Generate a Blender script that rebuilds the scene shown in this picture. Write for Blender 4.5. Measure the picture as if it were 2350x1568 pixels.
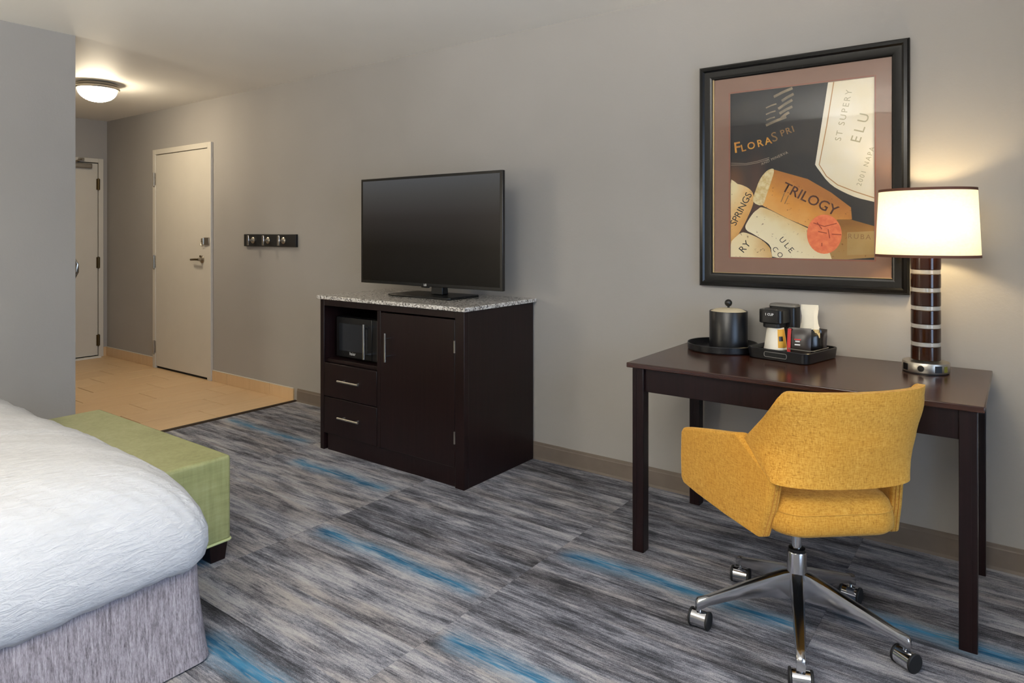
import bpy, bmesh, math, random
from mathutils import Vector, Matrix

random.seed(7)
S = bpy.context.scene
for o in list(bpy.data.objects):
    bpy.data.objects.remove(o, do_unlink=True)
C = S.collection
PI = math.pi

# ------------------------------------------------------------------ camera, world, light, exposure
cd = bpy.data.cameras.new('camera')
cam = bpy.data.objects.new('camera', cd)
C.objects.link(cam)
cam.location = (0, -3.22, 1.295)
cam.rotation_euler = (PI / 2, 0, math.radians(36.705))
cd.sensor_width = 36
cd.lens = 24.0
cd.shift_y = -250 / 2350
cd.clip_start = 0.02
S.camera = cam

w = bpy.data.worlds.new('world')
S.world = w
w.use_nodes = True
wb = w.node_tree.nodes['Background']
wb.inputs[0].default_value = (0.62, 0.75, 1.0, 1)
wb.inputs[1].default_value = 1.0

S.view_settings.view_transform = 'Standard'
S.view_settings.look = 'None'
S.view_settings.gamma = 1
S.view_settings.use_curve_mapping = False
S.view_settings.exposure = 0.08


def lamp_area(name, loc, rot, sx, sy, power, col):
    l = bpy.data.lights.new(name, 'AREA')
    l.shape = 'RECTANGLE'
    l.size, l.size_y = sx, sy
    l.energy = power
    l.color = col
    o = bpy.data.objects.new(name, l)
    o.location = loc
    o.rotation_euler = rot
    C.objects.link(o)
    return o


def lamp_point(name, loc, power, col, r):
    l = bpy.data.lights.new(name, 'POINT')
    l.energy = power
    l.color = col
    l.shadow_soft_size = r
    o = bpy.data.objects.new(name, l)
    o.location = loc
    C.objects.link(o)
    return o


# daylight through the window in the right-hand wall
lamp_area('window_daylight', (2.06, -2.75, 1.32), (0, PI / 2, 0), 1.9, 2.7, 104, (0.50, 0.70, 1.0))
# added warm fill light near the headboard wall, unseen, and bulb of the desk lamp
lamp_point('warm_fill_point', (-3.95, -4.0, 1.35), 56, (1.0, 0.90, 0.70), 0.28)
# added unseen uplight behind the camera that brightens the ceiling
tl = bpy.data.lights.new('ceiling_fill_spot', 'SPOT')
tl.energy = 680
tl.color = (1.0, 0.98, 0.92)
tl.spot_size = math.radians(150)
tl.spot_blend = 0.6
tl.shadow_soft_size = 0.12
to = bpy.data.objects.new('ceiling_fill_spot', tl)
to.location = (-0.45, -4.0, 1.70)
to.rotation_euler = Vector((-0.53 * 0.32, 0.85 * 0.32, 0.947)).to_track_quat('-Z', 'Y').to_euler()
C.objects.link(to)
lamp_point('desk_lamp_bulb', (-0.290, -0.19, 1.335), 8.0, (1.0, 0.77, 0.42), 0.035)


# ------------------------------------------------------------------ node helpers
def lin(c):
    if isinstance(c, str):
        c = [int(c[i:i + 2], 16) / 255 for i in (0, 2, 4)]
    return tuple(((x / 12.92) if x <= 0.04045 else ((x + 0.055) / 1.055) ** 2.4) for x in c) + (1,)


class G:
    """small wrapper to write node graphs"""

    def __init__(self, name):
        self.m = bpy.data.materials.new(name)
        self.m.use_nodes = True
        self.t = self.m.node_tree
        self.p = self.t.nodes['Principled BSDF']
        self.out = self.t.nodes['Material Output']

    def n(self, kind, **kw):
        nd = self.t.nodes.new('ShaderNode' + kind)
        for k, v in kw.items():
            setattr(nd, k, v)
        return nd

    def put(self, sock, v):
        if hasattr(v, 'is_linked'):
            self.t.links.new(v, sock)
        else:
            sock.default_value = v

    def math(self, op, a, b=0.0, c=None):
        nd = self.n('Math', operation=op)
        self.put(nd.inputs[0], a)
        self.put(nd.inputs[1], b)
        if c is not None:
            self.put(nd.inputs[2], c)
        return nd.outputs[0]

    def noise(self, vec, scale, detail=3.0, rough=0.55, dist=0.0):
        nd = self.n('TexNoise')
        self.put(nd.inputs['Vector'], vec)
        nd.inputs['Scale'].default_value = scale
        nd.inputs['Detail'].default_value = detail
        nd.inputs['Roughness'].default_value = rough
        nd.inputs['Distortion'].default_value = dist
        return nd.outputs[0]

    def vscale(self, vec, s):
        nd = self.n('VectorMath', operation='MULTIPLY')
        self.put(nd.inputs[0], vec)
        nd.inputs[1].default_value = s
        return nd.outputs[0]

    def vadd(self, a, b):
        nd = self.n('VectorMath', operation='ADD')
        self.put(nd.inputs[0], a)
        self.put(nd.inputs[1], b)
        return nd.outputs[0]

    def ramp(self, v, stops):
        nd = self.n('ValToRGB')
        self.put(nd.inputs[0], v)
        el = nd.color_ramp.elements
        while len(el) < len(stops):
            el.new(0.5)
        for e, (p, c) in zip(el, stops):
            e.position = p
            e.color = lin(c) if isinstance(c, str) else c
        return nd.outputs[0]

    def mix(self, f, a, b, blend='MIX'):
        nd = self.n('Mix', data_type='RGBA', blend_type=blend)
        self.put(nd.inputs[0], f)
        self.put(nd.inputs[6], lin(a) if isinstance(a, str) else a)
        self.put(nd.inputs[7], lin(b) if isinstance(b, str) else b)
        return nd.outputs[2]

    def rng(self, v, a, b, c=0.0, d=1.0, smooth=True):
        nd = self.n('MapRange', interpolation_type='SMOOTHSTEP' if smooth else 'LINEAR')
        self.put(nd.inputs[0], v)
        for i, x in zip((1, 2, 3, 4), (a, b, c, d)):
            nd.inputs[i].default_value = x
        return nd.outputs[0]

    def bump(self, h, strength=0.2, dist=0.002):
        nd = self.n('Bump')
        nd.inputs['Strength'].default_value = strength
        nd.inputs['Distance'].default_value = dist
        self.put(nd.inputs['Height'], h)
        self.t.links.new(nd.outputs[0], self.p.inputs['Normal'])
        return nd

    def col(self, v):
        self.put(self.p.inputs['Base Color'], lin(v) if isinstance(v, str) else v)

    @property
    def obj(self):
        return self.n('TexCoord').outputs['Object']

    @property
    def pos(self):
        return self.n('NewGeometry').outputs['Position']


def pm(name, col, rough=0.5, metal=0.0, var=0.06, scale=14, bump=0.0, bscale=120, spec=None, stretch=None):
    """principled material with a slight procedural mottling"""
    g = G(name)
    v = g.obj
    if stretch:
        v = g.vscale(v, stretch)
    nz = g.noise(v, scale, 4)
    a = lin(col)
    lo = tuple(x * (1 - var) for x in a[:3]) + (1,)
    hi = tuple(min(1, x * (1 + var)) for x in a[:3]) + (1,)
    g.col(g.ramp(nz, [(0.3, lo), (0.7, hi)]))
    g.p.inputs['Roughness'].default_value = rough
    g.p.inputs['Metallic'].default_value = metal
    if spec is not None:
        g.p.inputs['Specular IOR Level'].default_value = spec
    if bump:
        g.bump(g.noise(v, bscale, 3), bump)
    return g.m


# ------------------------------------------------------------------ materials
def m_wall():
    g = G('painted_wall')
    p = g.pos
    nz = g.noise(p, 1.3, 2)
    g.col(g.ramp(nz, [(0.3, '9c9893'), (0.7, 'a19d98')]))
    g.p.inputs['Roughness'].default_value = 0.75
    g.p.inputs['Specular IOR Level'].default_value = 0.3
    b = g.math('ADD', g.noise(p, 90, 2), g.math('MULTIPLY', g.noise(p, 35, 2), 0.8))
    g.bump(b, 0.10, 0.004)
    return g.m


def m_ceiling():
    g = G('painted_ceiling')
    p = g.pos
    g.col(g.ramp(g.noise(p, 2, 2), [(0.3, 'e8e5df'), (0.7, 'ebe8e2')]))
    g.p.inputs['Roughness'].default_value = 0.6
    g.bump(g.noise(p, 120, 2), 0.05, 0.003)
    return g.m


def m_carpet():
    g = G('striped_carpet')
    oi = g.n('ObjectInfo')
    rnd = oi.outputs['Random']
    off = g.n('CombineXYZ')
    g.put(off.inputs[0], g.math('MULTIPLY', rnd, 37.0))
    g.put(off.inputs[1], g.math('MULTIPLY', rnd, 91.0))
    loc = g.obj
    p = g.vadd(loc, off.outputs[0])
    blot = g.noise(g.vscale(p, (2.0, 11, 1)), 1.5, 7, 0.66, 0.25)
    streak = g.noise(g.vscale(p, (2.6, 60, 1)), 1.7, 7, 0.7)
    dash = g.noise(g.vscale(p, (9, 150, 1)), 1.0, 4, 0.65)
    pile = g.noise(p, 330, 3, 0.75)
    v = g.math('ADD', g.math('MULTIPLY', blot, 0.66), g.math('MULTIPLY', streak, 0.34))
    v = g.math('ADD', v, g.math('MULTIPLY', g.math('SUBTRACT', dash, 0.5), 0.20))
    v = g.math('ADD', v, g.math('MULTIPLY', g.math('SUBTRACT', pile, 0.5), 0.36))
    v = g.math('ADD', v, g.math('MULTIPLY', g.math('SUBTRACT', g.noise(g.vscale(p, (60, 170, 1)), 1.0, 3, 0.7), 0.5), 0.20))
    v = g.math('ADD', v, g.math('MULTIPLY', g.math('SUBTRACT', rnd, 0.5), 0.11))
    v = g.math('SUBTRACT', v, 0.014)
    base = g.ramp(v, [(0.34, '36373c'), (0.42, '53545a'), (0.48, '70717a'), (0.53, '8b8b92'), (0.59, 'a3a2a6'), (0.68, 'b6b4b5')])
    tone = g.noise(g.vscale(p, (1.2, 7, 1)), 1.0, 3)
    base = g.mix(g.rng(tone, 0.42, 0.62, 0, 0.55), base, g.mix(1.0, base, 'ded2c4', 'MULTIPLY'))
    # blue brush-stroke woven into some of the tiles
    sc = g.n('SeparateColor')
    g.put(sc.inputs[0], oi.outputs['Color'])
    xyz = g.n('SeparateXYZ')
    g.put(xyz.inputs[0], loc)
    tx = g.math('ADD', g.math('DIVIDE', xyz.outputs[0], 0.98), 0.5)
    ty = g.math('ADD', g.math('DIVIDE', xyz.outputs[1], 0.2425), 0.5)
    wob = g.math('MULTIPLY', g.math('SUBTRACT', g.noise(g.vscale(p, (3, 3, 1)), 1.0, 2), 0.5), 0.35)
    d = g.math('ABSOLUTE', g.math('ADD', g.math('SUBTRACT', ty, sc.outputs[1]), wob))
    d = g.math('ADD', d, g.math('MULTIPLY', g.math('SUBTRACT', dash, 0.5), 0.42))
    core = g.rng(d, 0.105, 0.05)
    halo = g.rng(d, 0.32, 0.08)
    ends = g.math('MULTIPLY', g.rng(g.math('SUBTRACT', tx, sc.outputs[2]), 0.0, 0.10),
                  g.rng(g.math('SUBTRACT', 1.0, tx), 0.0, 0.12))
    k = g.math('MULTIPLY', ends, sc.outputs[0])
    br = g.rng(g.noise(g.vscale(p, (5, 60, 1)), 1.0, 3), 0.36, 0.56, 0.25, 1.0)
    blue = g.mix(g.rng(blot, 0.35, 0.65), '174c6b', '41799a')
    c = g.mix(g.math('MULTIPLY', g.math('MULTIPLY', halo, k), 0.45), base, '7896ad')
    c = g.mix(g.math('MULTIPLY', g.math('MULTIPLY', core, k), br), c, blue)
    g.col(c)
    g.p.inputs['Roughness'].default_value = 0.95
    g.p.inputs['Specular IOR Level'].default_value = 0.1
    g.bump(g.math('ADD', pile, dash), 0.5, 0.003)
    return g.m


def m_floor_tile():
    g = G('beige_floor_tile')
    oi = g.n('ObjectInfo')
    off = g.n('CombineXYZ')
    g.put(off.inputs[0], g.math('MULTIPLY', oi.outputs['Random'], 50))
    p = g.vadd(g.obj, off.outputs[0])
    nz = g.noise(g.vscale(p, (9, 1.6, 1)), 2.0, 5, 0.6)
    base = g.ramp(nz, [(0.2, 'cbab82'), (0.5, 'd3b48b'), (0.8, 'd9bc95')])
    g.col(g.mix(g.math('MULTIPLY', oi.outputs['Random'], 0.25), base, 'c8a47a'))
    g.p.inputs['Roughness'].default_value = 0.42
    g.bump(g.noise(p, 60, 3), 0.04, 0.002)
    return g.m


def m_granite():
    g = G('speckled_granite')
    p = g.obj
    vo = g.n('TexVoronoi')
    g.put(vo.inputs['Vector'], p)
    vo.inputs['Scale'].default_value = 130
    a = g.n('SeparateColor')
    g.put(a.inputs[0], vo.outputs['Color'])
    c = g.ramp(a.outputs[0], [(0.0, '2c2927'), (0.16, '4a4542'), (0.24, '8d857c'), (0.5, 'b4aca2'), (0.72, 'd8d4cd'), (1.0, 'ece9e4')])
    c = g.mix(g.rng(g.noise(p, 35, 3), 0.5, 0.75, 0, .6), c, 'b0a89e')
    g.col(g.mix(0.2, c, g.ramp(g.noise(p, 400, 2), [(0.4, '55504c'), (0.6, 'e8e4de')])))
    g.p.inputs['Roughness'].default_value = 0.12
    return g.m


def m_espresso(name='espresso_wood', rough=0.32, stretch=(60, 60, 2)):
    g = G(name)
    p = g.obj
    nz = g.noise(g.vscale(p, stretch), 1.0, 5, 0.6, 0.4)
    top = 'top' in name
    g.col(g.ramp(nz, [(0.25, '2a1610'), (0.55, '3a2016'), (0.8, '482b1e')] if top else [(0.25, '120808'), (0.55, '1a0d0d'), (0.8, '241413')]))  # desktop tones browner: warm reflection put into the base colour
    g.p.inputs['Roughness'].default_value = rough
    g.p.inputs['Specular IOR Level'].default_value = 0.32 if 'top' not in name else 0.6
    g.bump(nz, 0.02, 0.0005)
    return g.m


def m_yellow():
    g = G('mustard_fabric')
    p = g.obj
    f1 = g.noise(g.vscale(p, (260, 260, 60)), 1.0, 3, 0.7)
    f2 = g.noise(g.vscale(p, (60, 60, 420)), 1.0, 3, 0.7)
    v = g.math('ADD', g.math('MULTIPLY', f1, 0.5), g.math('MULTIPLY', f2, 0.5))
    c = g.ramp(v, [(0.32, '84591f'), (0.45, 'b5822f'), (0.56, 'c79640'), (0.72, 'd6ab5c')])
    g.col(g.mix(g.rng(g.noise(p, 5, 3), 0.3, 0.7, 0, 0.30), c, 'b87c1f'))
    g.p.inputs['Roughness'].default_value = 0.9
    g.p.inputs['Specular IOR Level'].default_value = 0.2
    g.p.inputs['Sheen Weight'].default_value = 0.25
    g.p.inputs['Sheen Tint'].default_value = (1.0, 0.8, 0.4, 1)
    g.bump(v, 0.25, 0.0015)
    return g.m


def m_green():
    g = G('green_woven_vinyl')
    p = g.obj
    a = g.noise(g.vscale(p, (55, 55, 6)), 1.0, 3, 0.6)
    b = g.noise(g.vscale(p, (6, 6, 55)), 1.0, 3, 0.6)
    v = g.math('ADD', g.math('MULTIPLY', a, 0.5), g.math('MULTIPLY', b, 0.5))
    g.col(g.ramp(v, [(0.3, '7d8054'), (0.5, '8f9162'), (0.7, '9c9e72')]))
    g.p.inputs['Roughness'].default_value = 0.42
    g.bump(v, 0.12, 0.002)
    return g.m


def m_duvet():
    g = G('white_coverlet')
    p = g.obj
    n1 = g.noise(g.vscale(p, (78, 17, 60)), 1.0, 4, 0.6, 0.7)
    n2 = g.noise(g.vscale(p, (5, 12, 12)), 1.0, 3, 0.5)
    g.col(g.ramp(n1, [(0.3, 'bdbdbe'), (0.7, 'c7c7c8')]))
    g.p.inputs['Roughness'].default_value = 0.9
    g.p.inputs['Specular IOR Level'].default_value = 0.15
    g.bump(g.math('ADD', n1, g.math('MULTIPLY', n2, 1.0)), 0.5, 0.014)
    return g.m


def m_skirt():
    g = G('grey_heather_upholstery')
    p = g.obj
    a = g.noise(g.vscale(p, (170, 170, 14)), 1.0, 4, 0.7)
    b = g.noise(g.vscale(p, (500, 500, 90)), 1.0, 2, 0.7)
    v = g.math('ADD', g.math('MULTIPLY', a, 0.65), g.math('MULTIPLY', b, 0.35))
    g.col(g.ramp(v, [(0.33, '524c50'), (0.46, '817a7f'), (0.56, '9b949a'), (0.70, 'b8b2b4')]))
    g.p.inputs['Roughness'].default_value = 0.95
    g.p.inputs['Specular IOR Level'].default_value = 0.1
    g.bump(v, 0.3, 0.002)
    return g.m


def m_glass(name, tint=(1, 1, 1, 1), ior=1.45, boost=1.0):
    g = G(name)
    g.t.nodes.remove(g.p)
    tr = g.n('BsdfTransparent')
    tr.inputs[0].default_value = tint
    gl = g.n('BsdfGlossy')
    gl.inputs['Roughness'].default_value = 0.02
    fr = g.n('Fresnel')
    fr.inputs[0].default_value = ior
    mx = g.n('MixShader')
    g.put(mx.inputs[0], g.math('MULTIPLY', fr.outputs[0], boost))
    g.put(mx.inputs[1], tr.outputs[0])
    g.put(mx.inputs[2], gl.outputs[0])
    g.put(g.out.inputs[0], mx.outputs[0])
    return g.m


def m_acrylic():
    g = G('clear_acrylic')
    g.col(g.ramp(g.noise(g.obj, 40, 2), [(0.3, 'cfcac0'), (0.7, 'dad6cd')]))
    g.p.inputs['Roughness'].default_value = 0.12
    g.p.inputs['Transmission Weight'].default_value = 0.45
    return g.m


def m_shade():
    g = G('lamp_shade_linen')
    g.t.nodes.remove(g.p)
    p = g.obj
    c = g.ramp(g.noise(g.vscale(p, (90, 90, 200)), 1.0, 3), [(0.3, 'f0e6d4'), (0.7, 'f7efe0')])
    d = g.n('BsdfDiffuse')
    t = g.n('BsdfTranslucent')
    g.put(d.inputs[0], c)
    g.put(t.inputs[0], g.mix(1.0, c, (0.42, 0.46, 0.52, 1), 'MULTIPLY'))
    mx = g.n('MixShader')
    mx.inputs[0].default_value = 0.5
    g.put(mx.inputs[1], d.outputs[0])
    g.put(mx.inputs[2], t.outputs[0])
    g.put(g.out.inputs[0], mx.outputs[0])
    return g.m


def m_emit(name, col, strength):
    g = G(name)
    p = g.obj
    c = lin(col)
    g.put(g.p.inputs['Emission Color'], g.ramp(g.noise(p, 8, 2), [(0.2, tuple(x * 0.97 for x in c[:3]) + (1,)), (0.8, c)]))
    g.p.inputs['Emission Strength'].default_value = strength
    g.col(col)
    return g.m


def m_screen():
    """glossy panel with a grey reflection gradient painted in as emission"""
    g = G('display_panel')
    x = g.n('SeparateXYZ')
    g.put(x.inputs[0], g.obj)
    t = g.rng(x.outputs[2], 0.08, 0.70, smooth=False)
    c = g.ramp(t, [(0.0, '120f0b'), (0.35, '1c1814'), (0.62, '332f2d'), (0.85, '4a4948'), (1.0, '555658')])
    g.put(g.p.inputs['Emission Color'], c)  # grey sheen on the dark screen put into its glow
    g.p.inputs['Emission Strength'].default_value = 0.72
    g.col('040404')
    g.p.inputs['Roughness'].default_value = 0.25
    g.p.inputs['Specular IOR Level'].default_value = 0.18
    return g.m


M = dict(
    wall=m_wall(), ceiling=m_ceiling(), carpet=m_carpet(), tile=m_floor_tile(), granite=m_granite(),
    wood=m_espresso(), desktop=m_espresso('espresso_desktop', 0.2, (2, 60, 60)), yellow=m_yellow(), green=m_green(),
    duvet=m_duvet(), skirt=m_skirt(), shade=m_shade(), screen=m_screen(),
    grout=pm('grout', '5f4b33', 0.9), backing=pm('carpet_backing', '2c2c30', 0.95),
    base=pm('taupe_rubber_base', '6f645a', 0.55), doorp=pm('cream_door_paint', 'cbc5b9', 0.5, var=0.02, scale=4),
    dark=pm('dark_gap', '0d0b0a', 0.8), strip=pm('brown_metal_strip', '2a1c10', 0.45, 0.3),
    black=pm('black_plastic', '0b0b0c', 0.32), blackm=pm('black_matte', '101113', 0.5), tv=pm('black_bezel', '0c0c0c', 0.28),
    leather=pm('black_leatherette', '0f1013', 0.34, bump=0.1, bscale=300),
    chrome=pm('polished_chrome', 'd6d6d8', 0.10, 1.0, var=0.02), alu=pm('polished_aluminium', 'c9cacd', 0.17, 1.0, var=0.03),
    nickel=pm('brushed_nickel', 'bdb8ae', 0.38, 1.0, var=0.05, stretch=(4, 4, 90)),
    steel=pm('satin_steel', 'aaa398', 0.3, 1.0), brass=pm('antique_brass', '6b5a3d', 0.35, 1.0),
    frame=pm('black_frame_lacquer', '090807', 0.24, spec=0.35), mat=pm('rose_taupe_mat', '8f7263', 0.85, var=0.03), matline=pm('terracotta_mat_core', '9a5b49', 0.8),
    gold=pm('pale_fillet', 'bca57c', 0.35, 0.6),
    brown=pm('brown_glass_block', '2b1409', 0.12), acryl=m_acrylic(),
    glass=m_glass('picture_glass', (1, 1, 1, 1), 1.45, 0.5), pane=m_glass('window_glass'),
    trim=pm('brown_trim_ribbon', '5b3423', 0.7), pipe=pm('pale_piping', 'b9c08a', 0.6),
    dome=m_emit('frosted_glass_dome', 'ecdcc0', 95.0), white=pm('white_paint', 'e4e2dc', 0.5, var=0.02),
    cup=pm('white_paper', 'e6e0d2', 0.7, var=0.03), cream=pm('cream_lid', 'c9bda0', 0.5), paper=pm('paper_sleeve', 'e2dccb', 0.8, var=0.04),
    beige=pm('beige_stick', 'd8bd84', 0.7), foil=pm('dark_foil', '2a221e', 0.35), foilb=pm('black_foil', '141312', 0.22),
    red=pm('red_band', 'c23436', 0.5), label=pm('label_white', 'dedede', 0.6), yel=pm('yellow_patch', 'd9a43c', 0.7),
    greyp=pm('grey_plastic', '6f6c66', 0.4), mwglass=pm('microwave_glass', '202226', 0.12), head=pm('dark_headboard', '241816', 0.5),
    sheer=pm('sheer_fabric', 'e8e6e0', 0.9), olive=pm('olive_label', '6d6a1d', 0.6), seam=pm('stitch_thread', 'b3772a', 0.9),
    grill=pm('dark_rubber', '0c0c0d', 0.6),
)


# ------------------------------------------------------------------ mesh helpers
class MB:
    def __init__(self, o=(0, 0, 0)):
        self.bm = bmesh.new()
        self.o = Vector(o)
        self.mi = 0

    def _f(self, vs):
        try:
            f = self.bm.faces.new(vs)
            f.material_index = self.mi
            return f
        except ValueError:
            return None

    def v(self, p):
        return self.bm.verts.new(Vector(p) - self.o)

    def box(self, x0, x1, y0, y1, z0, z1):
        vs = [self.v((x, y, z)) for z in (z0, z1) for y in (y0, y1) for x in (x0, x1)]
        for q in ((0, 2, 3, 1), (4, 5, 7, 6), (0, 1, 5, 4), (1, 3, 7, 5), (3, 2, 6, 7), (2, 0, 4, 6)):
            self._f([vs[i] for i in q])
        return self

    def frustum(self, c, b, t, z0, z1):
        """box with different half-size at bottom (b) and top (t)"""
        vs = []
        for (hx, hy), z in ((b, z0), (t, z1)):
            for sx, sy in ((-1, -1), (1, -1), (1, 1), (-1, 1)):
                vs.append(self.v((c[0] + sx * hx, c[1] + sy * hy, z)))
        self._f(vs[3::-1])
        self._f(vs[4:])
        for i in range(4):
            j = (i + 1) % 4
            self._f([vs[i], vs[j], vs[4 + j], vs[4 + i]])
        return self

    def lathe(self, prof, c=(0, 0, 0), seg=32, axis='Z'):
        c = Vector(c)
        rings = []
        for r, z in prof:
            ring = []
            if r < 1e-6:
                p = {'Z': Vector((0, 0, z)), 'Y': Vector((0, z, 0)), 'X': Vector((z, 0, 0))}[axis]
                ring = [self.v(c + p)]
            else:
                for i in range(seg):
                    a = 2 * PI * i / seg
                    x, y = r * math.cos(a), r * math.sin(a)
                    p = {'Z': Vector((x, y, z)), 'Y': Vector((y, z, x)), 'X': Vector((z, x, y))}[axis]
                    ring.append(self.v(c + p))
            rings.append(ring)
        for A, B in zip(rings, rings[1:]):
            for i in range(seg):
                j = (i + 1) % seg
                if len(A) == 1 and len(B) == 1:
                    continue
                if len(A) == 1:
                    self._f([A[0], B[j], B[i]])
                elif len(B) == 1:
                    self._f([A[i], A[j], B[0]])
                else:
                    self._f([A[i], A[j], B[j], B[i]])
        return self

    def cyl(self, c, r, z0, z1, seg=32, axis='Z'):
        return self.lathe([(0, z0), (r, z0), (r, z1), (0, z1)], c, seg, axis)

    def tube(self, path, r, seg=10, closed=False):
        path = [Vector(p) for p in path]
        n = len(path)
        rings = []
        up = Vector((0.13, 0.21, 0.97)).normalized()
        for i, p in enumerate(path):
            a = path[(i - 1) % n] if (closed or i > 0) else p
            b = path[(i + 1) % n] if (closed or i < n - 1) else p
            d = (b - a).normalized()
            s = d.cross(up)
            if s.length < 0.05:
                s = d.cross(Vector((1, 0, 0)))
            s.normalize()
            t = s.cross(d).normalized()
            rings.append([self.v(p + r * (math.cos(2 * PI * k / seg) * s + math.sin(2 * PI * k / seg) * t)) for k in range(seg)])
        m = n if closed else n - 1
        for i in range(m):
            A, B = rings[i], rings[(i + 1) % n]
            for k in range(seg):
                l = (k + 1) % seg
                self._f([A[k], A[l], B[l], B[k]])
        if not closed:
            self._f(rings[0][::-1])
            self._f(rings[-1])
        return self

    def sphere(self, c, r, seg=20, sq=1.0):
        prof = [(r * math.sin(PI * i / 12), -r * sq * math.cos(PI * i / 12)) for i in range(13)]
        prof[0] = (0, -r * sq)
        prof[-1] = (0, r * sq)
        return self.lathe(prof, c, seg)

    def prism(self, pts, axis, a, b):
        """polygon in the plane normal to axis, extruded a..b"""
        def P(p, t):
            return {'X': (t, p[0], p[1]), 'Y': (p[0], t, p[1]), 'Z': (p[0], p[1], t)}[axis]
        A = [self.v(P(p, a)) for p in pts]
        B = [self.v(P(p, b)) for p in pts]
        self._f(A[::-1])
        self._f(B)
        n = len(pts)
        for i in range(n):
            j = (i + 1) % n
            self._f([A[i], A[j], B[j], B[i]])
        return self

    def poly(self, pts):
        self._f([self.v(p) for p in pts])
        return self

    def grid(self, rows, closed_u=False):
        R = [[self.v(p) for p in row] for row in rows]
        for A, B in zip(R, R[1:]):
            n = len(A)
            for i in range(n if closed_u else n - 1):
                j = (i + 1) % n
                self._f([A[i], A[j], B[j], B[i]])
        return R

    def build(self, name, mats, parent=None, bevel=0.0, seg=2, smooth=35, sub=0, solid=0.0, loc=None):
        bmesh.ops.recalc_face_normals(self.bm, faces=self.bm.faces[:])
        me = bpy.data.meshes.new(name)
        self.bm.to_mesh(me)
        self.bm.free()
        for m in (mats if isinstance(mats, (list, tuple)) else [mats]):
            me.materials.append(M[m] if isinstance(m, str) else m)
        if smooth:
            me.shade_smooth()
            me.set_sharp_from_angle(angle=math.radians(smooth))
        o = bpy.data.objects.new(name, me)
        C.objects.link(o)
        if parent:
            o.parent = parent
        if loc is not None:
            o.location = loc
        if solid:
            s = o.modifiers.new('solidify', 'SOLIDIFY')
            s.thickness = solid
            s.offset = 0
        if bevel:
            b = o.modifiers.new('bevel', 'BEVEL')
            b.width = bevel
            b.segments = seg
            b.limit_method = 'ANGLE'
            b.angle_limit = math.radians(32)
        if sub:
            s = o.modifiers.new('sub', 'SUBSURF')
            s.levels = s.render_levels = sub
        return o


def tag(o, label=None, cat=None, group=None, kind=None):
    if label:
        o['label'] = label
    if cat:
        o['category'] = cat
    if group:
        o['group'] = group
    if kind:
        o['kind'] = kind
    return o


def thing(name, label, cat, loc=(0, 0, 0), rz=0.0, group=None, kind=None):
    o = bpy.data.objects.new(name, None)
    o.empty_display_size = 0.05
    o.location = loc
    o.rotation_euler = (0, 0, rz)
    C.objects.link(o)
    return tag(o, label, cat, group, kind)


def struct(name, mb, mat, bevel=0.0, **k):
    return tag(mb.build(name, mat, None, bevel, **k), kind='structure')


def copy_tree(o, parent=None):
    c = o.copy()
    C.objects.link(c)
    c.parent = parent
    for ch in list(o.children):
        copy_tree(ch, c)
    return c


def text_mesh(name, s, size, mtx, mat, parent, spacing=1.0, shear=0.0, extrude=0.0, bold=0.0):
    """lettering as a real flat mesh; mtx maps the text plane into the parent's space"""
    cu = bpy.data.curves.new(name, 'FONT')
    cu.body = s
    cu.size = size
    cu.space_character = spacing
    cu.shear = shear
    cu.extrude = extrude
    cu.offset = bold
    cu.align_x = 'CENTER'
    cu.align_y = 'CENTER'
    cu.resolution_u = 3
    t = bpy.data.objects.new(name, cu)
    C.objects.link(t)
    bpy.context.view_layer.update()
    dg = bpy.context.evaluated_depsgraph_get()
    me = bpy.data.meshes.new_from_object(t.evaluated_get(dg))
    bpy.data.objects.remove(t, do_unlink=True)
    me.transform(mtx)
    me.materials.clear()
    me.materials.append(M[mat] if isinstance(mat, str) else mat)
    o = bpy.data.objects.new(name, me)
    C.objects.link(o)
    o.parent = parent
    return o


# text on a vertical plane facing -Y, rotated by ang in that plane
def face_y(x, y, z, ang=0.0):
    return Matrix.Translation((x, y, z)) @ Matrix.Rotation(PI / 2, 4, 'X') @ Matrix.Rotation(ang, 4, 'Z')


# ================================================================== THE SETTING
CEIL = 2.467
XE, XR, YF = -7.73, 2.0, -4.28      # end wall, window wall, headboard wall
XB, YB = -4.51, -1.516              # corner of the bathroom block

fl = MB()
fl.box(XE - .12, -4.475, YB, .12, -.12, -.006)
fl.mi = 1
fl.box(-4.475, XR + .12, YF - .12, .12, -.12, -.006)
floor = struct('floor', fl, ['grout', 'backing'], smooth=0)

# carpet tiles (0.98 x 0.2425 m) as parts of the floor
cm = MB()
cm.box(-.4896, .4896, -.1210, .1210, -.006, 0.0)
proto = cm.build('carpet_tile', 'carpet', floor, smooth=0)
blue = {(0, 2): (.8, .52, .0), (1, 3): (.95, .52, .12), (2, 5): (1, .50, .0), (3, 3): (1, .42, .0), (3, 6): (1, .42, .0),
        (2, 8): (1, .5, .35), (1, 7): (.9, .55, .0), (4, 2): (1, .26, .0), (4, 8): (.8, .5, .0), (5, 4): (.9, .5, .0), (0, 6): (.8, .5, 0),
        (4, 11): (.9, .5, 0), (3, 13): (.9, .5, 0), (5, 9): (.8, .5, .2)}
first = True
for i in range(7):
    for j in range(18):
        cx, cy = -4.455 + .98 * (i + .5), -.2425 * (j + .5)
        if cx > XR - .1 or cy < YF + .05:
            continue
        o = proto if first else proto.copy()
        if not first:
            C.objects.link(o)
        first = False
        o.location = (cx, cy, 0)
        b = blue.get((i, j))
        o.color = (b[0], b[1], b[2], 1) if b else (0, .5, 0, 1)

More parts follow.
